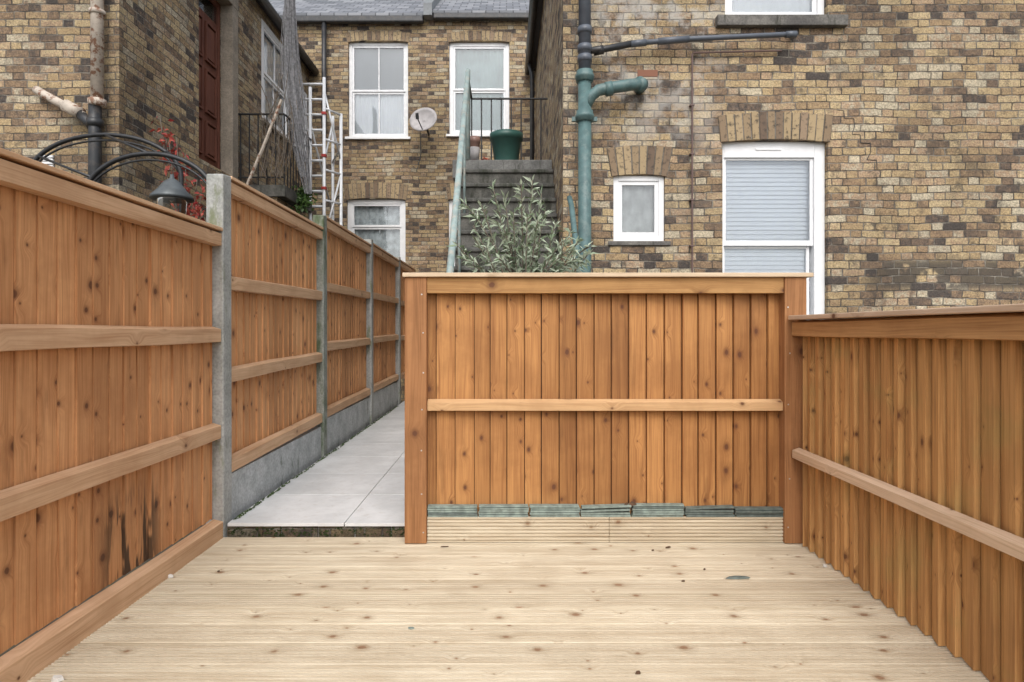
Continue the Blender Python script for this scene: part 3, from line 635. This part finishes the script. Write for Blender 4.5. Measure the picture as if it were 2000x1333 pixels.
m.box(xr0-.012,xr0+.012,6.92,Yr+.02,zt-.013,zt-.001)
m.build('railing', 'black', e)
def pot(px0,px1,ytop,Y,mat,name,label):
    a = P(px0,ytop,Y); b = P(px1,ytop,Y); r_ = (b.x-a.x)/2; h_ = a.z-3.18; c = ((a.x+b.x)/2, Y, 3.181)
    e = empty(name, c, label, 'plant pot')
    m = MB(); m.lathe([(0,0),(r_*.70,0),(r_*.72,.01),(r_*.90,h_*.78),(r_*1.0,h_*.79),(r_*1.02,h_),(r_*.93,h_),(r_*.88,h_*.8),(.0,h_*.78)], c, 28); m.build('body', mat, e, True); return e, c, r_, h_
pot(957,1021,263,7.1,'pot','plant_pot','dark green plastic plant pot on the concrete landing')
e, c, r_, h_ = pot(914,938,269,7.1,'potb','plant_pot','small reddish brown pot with pale band beside the handrail')
m = MB(); m.lathe([(r_*.78,h_*.15),(r_*.80,h_*.15),(r_*.90,h_*.62),(r_*.87,h_*.62)], c, 24); m.build('band', 'dish', e, True)
def leaf(m, p, d, l, w, droop=.2, roll=None):
    d = d.normalized(); a = d.cross(Vector((random.uniform(-1,1),random.uniform(-1,1),random.uniform(-1,1)))).normalized(); up = a.cross(d)
    q1 = p+d*l*.4+up*l*.05; q2 = p+d*l-Vector((0,0,droop*l))
    m.add([tuple(p),tuple(q1+a*w/2),tuple(q2),tuple(q1-a*w/2)], [(0,1,2,3)])
fl = P(948,299,7.15); e = empty('potted_flower', (fl.x,fl.y,3.181), 'tiny red flowering plant between the two pots on the landing', 'plant')
m = MB(); m.lathe([(0,0),(.03,0),(.04,.03),(.0,.03)], (fl.x,fl.y,3.181), 12); m.build('base', 'ivy', e)
m = MB()
for i in range(40): leaf(m, Vector((fl.x,fl.y,3.2))+Vector([random.uniform(-.04,.04) for _ in range(3)])+Vector((0,0,.03)), Vector((random.uniform(-1,1),random.uniform(-1,1),random.uniform(0,1))), .035, .025)
m.build('petals', 'redleaf', e)

# olive shrub
b0 = Vector((.12, 3.98, PZ)); e = empty('olive_shrub', b0, 'grey green olive shrub rising behind the brown screen in front of the steps', 'shrub')
tk = MB(); fo = MB(); tk.tube([b0, b0+Vector((.02,0,.5)), b0+Vector((-.01,.0,.95))], [.025,.02,.016], 8)
tips = [(893,478),(905,395),(925,440),(940,400),(962,362),(985,385),(1003,415),(1018,360),(1040,352),(1058,378),(1050,430),(1085,435),(1100,470),(1130,470),(1155,480),(1125,505),(1075,480),(985,450),(950,480),(920,505),(1010,470),(1035,500),(975,505),(1092,508),(930,470),(1065,410),(1110,490),(1150,495),(905,505),(1115,450),(970,430),(1030,420),(1140,515),(1070,500)]
for (px, py) in tips:
    t = P(px, py, 3.95+random.uniform(-.2,.12)); s0 = b0+Vector((0,.01,random.uniform(.75,1.3))); mid = s0.lerp(t, .5)+Vector((0,0,.05+.10*abs(px-1020)/130))+Vector([random.uniform(-.05,.05) for _ in range(3)])
    pts = []
    for i in range(11):
        u = i/10; pts.append(s0*(1-u)**2+mid*2*u*(1-u)+t*u*u)
    tk.tube(pts, [.008*(1-.8*i/10)+.0014 for i in range(11)], 5)
    L = (t-s0).length; nn = int(L*95)
    for i in range(nn):
        u = .15+.85*i/nn; p = s0*(1-u)**2+mid*2*u*(1-u)+t*u*u; dr_ = (t-mid).normalized()*.7+Vector([random.gauss(0,.65) for _ in range(3)])+Vector((0,0,.1))
        leaf(fo, p, dr_, random.uniform(.05,.092), random.uniform(.012,.019), .15)
tk.tube([b0+Vector((-.01,0,.94)), b0+Vector((0,.01,1.3))], [.016,.010], 8)
tk.build('trunk', 'bark', e); fo.build('foliage', 'olive', e)

# ------------------------------------------------------------------ left landing, railing, oddments
e = empty('concrete_landing', (-3.25, 8.3, 0), 'dark concrete landing with black railing at the red door on the left', 'landing')
box(XS+.003, -2.98, 8.06, 9.2, 3.02, 3.18).build('slab', 'stairc', e, bevel=.01)
box(XS+.003, -3.1, 8.1, 9.1, -.06, 3.018).build('pier', 'brick', e)
m = MB(); Yr = 8.1; z1 = P(0,222,Yr).z; x0, x1 = P(453,0,Yr).x, P(556,0,Yr).x; m.box(x0,x1,Yr-.02,Yr+.02,z1-.015,z1); m.box(x0,x1,Yr-.012,Yr+.012,3.28,3.295)
x = x0
while x < x1+.01: m.tube([(x,Yr,3.18),(x,Yr,z1-.006)], .010, 6); x += .118
m.box(x1-.012,x1+.012,Yr+.021,9.2,z1-.016,z1-.001)
for k in range(9): m.tube([(x1,Yr+.11*(k+1),3.18),(x1,Yr+.11*(k+1),z1-.006)], .009, 6)
m.build('railing', 'black', e)
m = MB(); a, b = P(478,372,7.9), P(550,195,7.9); m.tube([a, a.lerp(b,.5)+Vector((.01,0,0)), b], .022, 6); tag(m.build('handrail_pole', 'rust'), 'leaning peeling white handrail pole in front of the black railing', 'pole')
m = MB()
for i in range(26):
    a = P(random.uniform(505,560), random.uniform(330,350), 8.0+random.uniform(-.1,.1)); b = P(random.uniform(500,575), random.uniform(130,300), 8.0+random.uniform(-.15,.1)); k_ = Vector((random.uniform(-.15,.15),0,random.uniform(-.1,.1)))
    m.tube([a.lerp(b,i_/7)+k_*math.sin(math.pi*i_/7) for i_ in range(8)], .0045, 4)
tag(m.build('bare_climber', 'bark'), 'tangle of bare twigs growing over the left black railing', 'dead climber')
m = MB()
for i in range(85):
    j = max(-2.2, min(2.2, random.gauss(0,1))); ph = random.uniform(0,6); wv = random.uniform(.5,2.2)
    pts = []; n = 14
    for k in range(n):
        u = k/(n-1); yy = -60+440*u-random.random()*3; cx = 566+4*u+44*max(0,u-.4)**1.2*1.4; sp_ = 3.5+13*math.sin(math.pi*min(1,u*.9))**1.2
        pts.append(P(cx+j*sp_*.62+wv*math.sin(ph+u*9), yy, 8.4+j*.04+.05*math.sin(ph*3+u*4)))
    m.tube(pts[:random.randint(9,14)], .0045, 4)
tag(m.build('hanging_stems', 'grey_stem'), 'bundle of dry grey stems hanging from the gutter beside the left landing', 'dead climber')
m = MB()
for i in range(500):
    p = P(random.gauss(590,9), random.gauss(388,12), 8.6+random.gauss(0,.08)); leaf(m, p, Vector([random.gauss(0,1) for _ in range(3)]), .06, .04)
e = empty('ivy_tuft', P(590,388,8.6), 'small tuft of bright green ivy under the left landing', 'plant'); m.build('foliage', 'ivy', e)
m = MB(); m.tube([P(586,420,8.6)-Vector((0,0,1.2)), P(588,400,8.6), P(592,385,8.6)], .012, 6); m.build('stem', 'bark', e)
# scaffold tower
e = empty('scaffold_tower', (-2.9, 9.6, 0), 'narrow aluminium scaffold tower with red clips beside the far terrace', 'scaffold')
A0, B0, C0, D0 = P(606,0,9.2), P(633,0,9.2), P(666,0,9.5), P(650,0,10.3)
for q, zt in ((A0,4.95),(B0,5.1),(C0,4.65),(D0,4.9)): MB().tube([(q.x,q.y,-.06),(q.x,q.y,zt)], .026, 10).build('upright', 'alu', e, True)
z = .3; k = 0
while z < 5.05:
    MB().tube([(A0.x-.12,A0.y,z),(B0.x,B0.y,z)], .020, 8).build('rung', 'alu', e, True)
    if k % 2 == 0 and z < 4.6: MB().tube([(B0.x,B0.y,z+.1),(C0.x,C0.y,z+.1)], .018, 8).build('rung', 'alu', e, True)
    if k % 3 == 1 and z < 4.6: MB().tube([(D0.x,D0.y,z+.05),(C0.x,C0.y,z+.05)], .018, 8).build('rung', 'alu', e, True)
    z += .235; k += 1
for (p0, z0_, p1, z1_) in ((B0,4.9,C0,3.9),(B0,2.6,C0,3.7),(A0,4.4,D0,3.2),(B0,3.8,D0,4.8)): MB().tube([(p0.x,p0.y,z0_),(p1.x,p1.y,z1_)], .016, 8).build('brace', 'alu', e, True)
for zz in (3.4,3.9,4.55): box(B0.x-.035,B0.x+.035,B0.y-.035,B0.y+.035,zz-.022,zz+.022).build('clip', 'redm', e, bevel=.005)
# garden arch
e = empty('garden_arch', (-2.9, 4.4, 0), 'black metal garden arch top showing above the left fence', 'garden arch')
def hoop(c_px, apex, Y, hw, rise_):
    c = P(c_px, apex, Y); pts = []
    for i in range(25):
        t = math.pi*i/24; pts.append((c.x-hw*math.cos(t), Y, c.z-rise_+rise_*math.sin(t)))
    return [(pts[0][0],Y,0)]+pts+[(pts[-1][0],Y,0)]
h1 = hoop(205, 263, 4.7, .60, .34); h2 = hoop(292, 300, 4.25, .47, .34); h1b = [(x,y,z-.045) for x,y,z in h1[3:-3]]; h2b=[(x,y,z-.045) for x,y,z in h2[3:-3]]
MB().tube(h1, .017, 8).build('hoop', 'black', e, True); MB().tube(h2, .017, 8).build('hoop', 'black', e, True)
MB().tube(h1b, .008, 8).build('inner_rod', 'black', e, True); MB().tube(h2b, .008, 8).build('inner_rod', 'black', e, True)
for i in (5, 13, 20): MB().tube([h1[i], h2[i]], .010, 8).build('cross_bar', 'black', e, True)
# lamp
c = P(336,341,3.95); e = empty('garden_lamp', (c.x,c.y,0), 'pewter grey bell shaped garden lamp behind the left fence', 'lamp')
MB().lathe([(0,0),(.012,0),(.014,-.025),(.03,-.035),(.05,-.05),(.085,-.10),(.128,-.145),(.132,-.165),(.10,-.165),(0,-.15)], c, 28).build('hood', 'lampg', e, True)
MB().lathe([(.09,-.165),(.075,-.36),(0,-.36)], c, 16).build('lantern', 'glass', e, True)
MB().tube([(c.x,c.y,-.06),(c.x,c.y,c.z-.36)], .025, 10).build('pole', 'lampg', e, True)
# red plant
bp = P(375,470,4.9); bp.z = -.05; e = empty('red_leaved_shrub', bp, 'thin red leaved shrub in front of the left brick corner', 'shrub'); tk = MB(); fo = MB()
for (px,py) in ((312,225),(322,250),(345,268),(352,330),(385,350),(392,385),(370,370),(335,300),(330,275),(380,400),(362,300)):
    t = P(px,py,4.9+random.uniform(-.1,.1)); s0 = Vector((bp.x,bp.y,1.0+random.uniform(0,.4))); pts = [s0.lerp(t,i/8)+Vector((.06*math.sin(i*.8)*(1-i/8),0,.05*math.sin(math.pi*i/8))) for i in range(9)]
    tk.tube(pts, .004, 5)
    for i in range(34):
        u = random.uniform(.66,1); p = s0.lerp(t,u)+Vector([random.gauss(0,.035) for _ in range(3)]); leaf(fo, p, Vector([random.gauss(0,1) for _ in range(3)]), .055, .026)
tk.tube([bp, Vector((bp.x,bp.y,1.2))], .012, 6); tk.build('stem', 'bark', e); fo.build('foliage', 'redleaf', e)

# ------------------------------------------------------------------ litter on the deck
def onDeck(px, py): Y = H*F/(py-645); return Vector(((px-989)*Y/F, Y, 0))
def chip(px,py,l,w,h,mat,name,label,cat,rot=0):
    c = onDeck(px,py); n = 7; pts = []
    for k in range(n):
        t = 2*math.pi*k/n; r_ = random.uniform(.65,1); x, y = l/2*math.cos(t)*r_, w/2*math.sin(t)*r_; pts.append((c.x+x*math.cos(rot)-y*math.sin(rot), c.y+x*math.sin(rot)+y*math.cos(rot)))
    m = MB(); m.add([(x,y,.0015) for x,y in pts]+[(c.x+(x-c.x)*.8,c.y+(y-c.y)*.8,.0015+h*random.uniform(.7,1.2)) for x,y in pts], [tuple(range(n))[::-1], tuple(range(n,2*n))]+[(i,(i+1)%n,(i+1)%n+n,i+n) for i in range(n)])
    tag(m.build(name, mat), label, cat)
chip(1443,1129,.17,.036,.006,'slate_d','slate_sliver','long green slate sliver lying on the deck at the right','slate sliver',.05)
chip(803,1228,.035,.02,.004,'slate','slate_chip','small grey green chip on the middle front of the deck','chip')
for (px,py,l,lab) in ((1612,1107,.028,'white crumb of plaster beside the right fence foot'),(333,1128,.03,'pale crumb of plaster by the left kickboard'),(112,1329,.05,'largest white crumb at the bottom left corner of the deck')):
    chip(px,py,l,l*.8,.012,'chalk','plaster_crumb',lab,'debris')
for (px,py,l,w,lab,rot) in ((1305,1070,.05,.014,'dry brown leaf close under the ledge joint, right of middle',.5),(1275,1076,.02,.01,'brown speck of debris just left of the dry leaf under the ledge',0),(1376,1113,.022,.014,'dark dead leaf left of and above the slate sliver',1),(1334,1136,.02,.01,'dark speck left of the slate sliver',0),(1246,1316,.026,.02,'brown pebble near the bottom edge of the deck',0),(427,1117,.016,.012,'dark speck on the left part of the deck',0),(868,1069,.07,.006,'thin twig lying by the foot of the left screen post',.1)):
    chip(px,py,l,w,.006,'twig','dead_leaf',lab,'debris',rot)
c = P(1228,985,3.45); m = MB(); leaf(m, Vector((c.x,c.y,.2195)), Vector((1,-.2,.25)), .05, .03); leaf(m, Vector((c.x,c.y,.2195)), Vector((-1,-.1,.15)), .03, .02); tag(m.build('dead_leaf', 'twig'), 'curled dry leaf resting on the fifth stack of slates', 'debris')

# ------------------------------------------------------------------ world, sun, camera
W = bpy.data.worlds.new('World'); bpy.context.scene.world = W; W.use_nodes = True; nt = W.node_tree; nt.nodes.clear()
sky = nt.nodes.new('ShaderNodeTexSky'); sky.sky_type = 'NISHITA'; sky.sun_disc = False; sky.sun_elevation = R(48); sky.sun_rotation = R(180); sky.air_density = 1.0; sky.dust_density = 4.0
hs = nt.nodes.new('ShaderNodeHueSaturation'); hs.inputs['Saturation'].default_value = .40; hs.inputs['Value'].default_value = 1.55; bg = nt.nodes.new('ShaderNodeBackground'); bg.inputs[1].default_value = .15
out = nt.nodes.new('ShaderNodeOutputWorld'); nt.links.new(sky.outputs[0], hs.inputs['Color']); nt.links.new(hs.outputs[0], bg.inputs[0]); nt.links.new(bg.outputs[0], out.inputs[0])
L = bpy.data.lights.new('sun', 'SUN'); L.energy = .7; L.angle = R(35); L.color = (1,.985,.96); lo = bpy.data.objects.new('sun', L); C.objects.link(lo)
dirv = Vector((.0,-.85,1.0)).normalized(); lo.rotation_euler = dirv.to_track_quat('Z','Y').to_euler(); lo.location = (0,-5,12)
cam = bpy.data.cameras.new('camera'); cam.lens = F/2000*36; cam.sensor_width = 36; cam.shift_x = .0055; cam.shift_y = -.0105; cam.clip_end = 1000; cam.clip_start = .05
co = bpy.data.objects.new('camera', cam); co.location = (0,0,H); co.rotation_euler = (R(90),0,0); C.objects.link(co)
S = bpy.context.scene; S.camera = co; S.view_settings.view_transform = 'Standard'; S.view_settings.look = 'None'; S.view_settings.exposure = 0
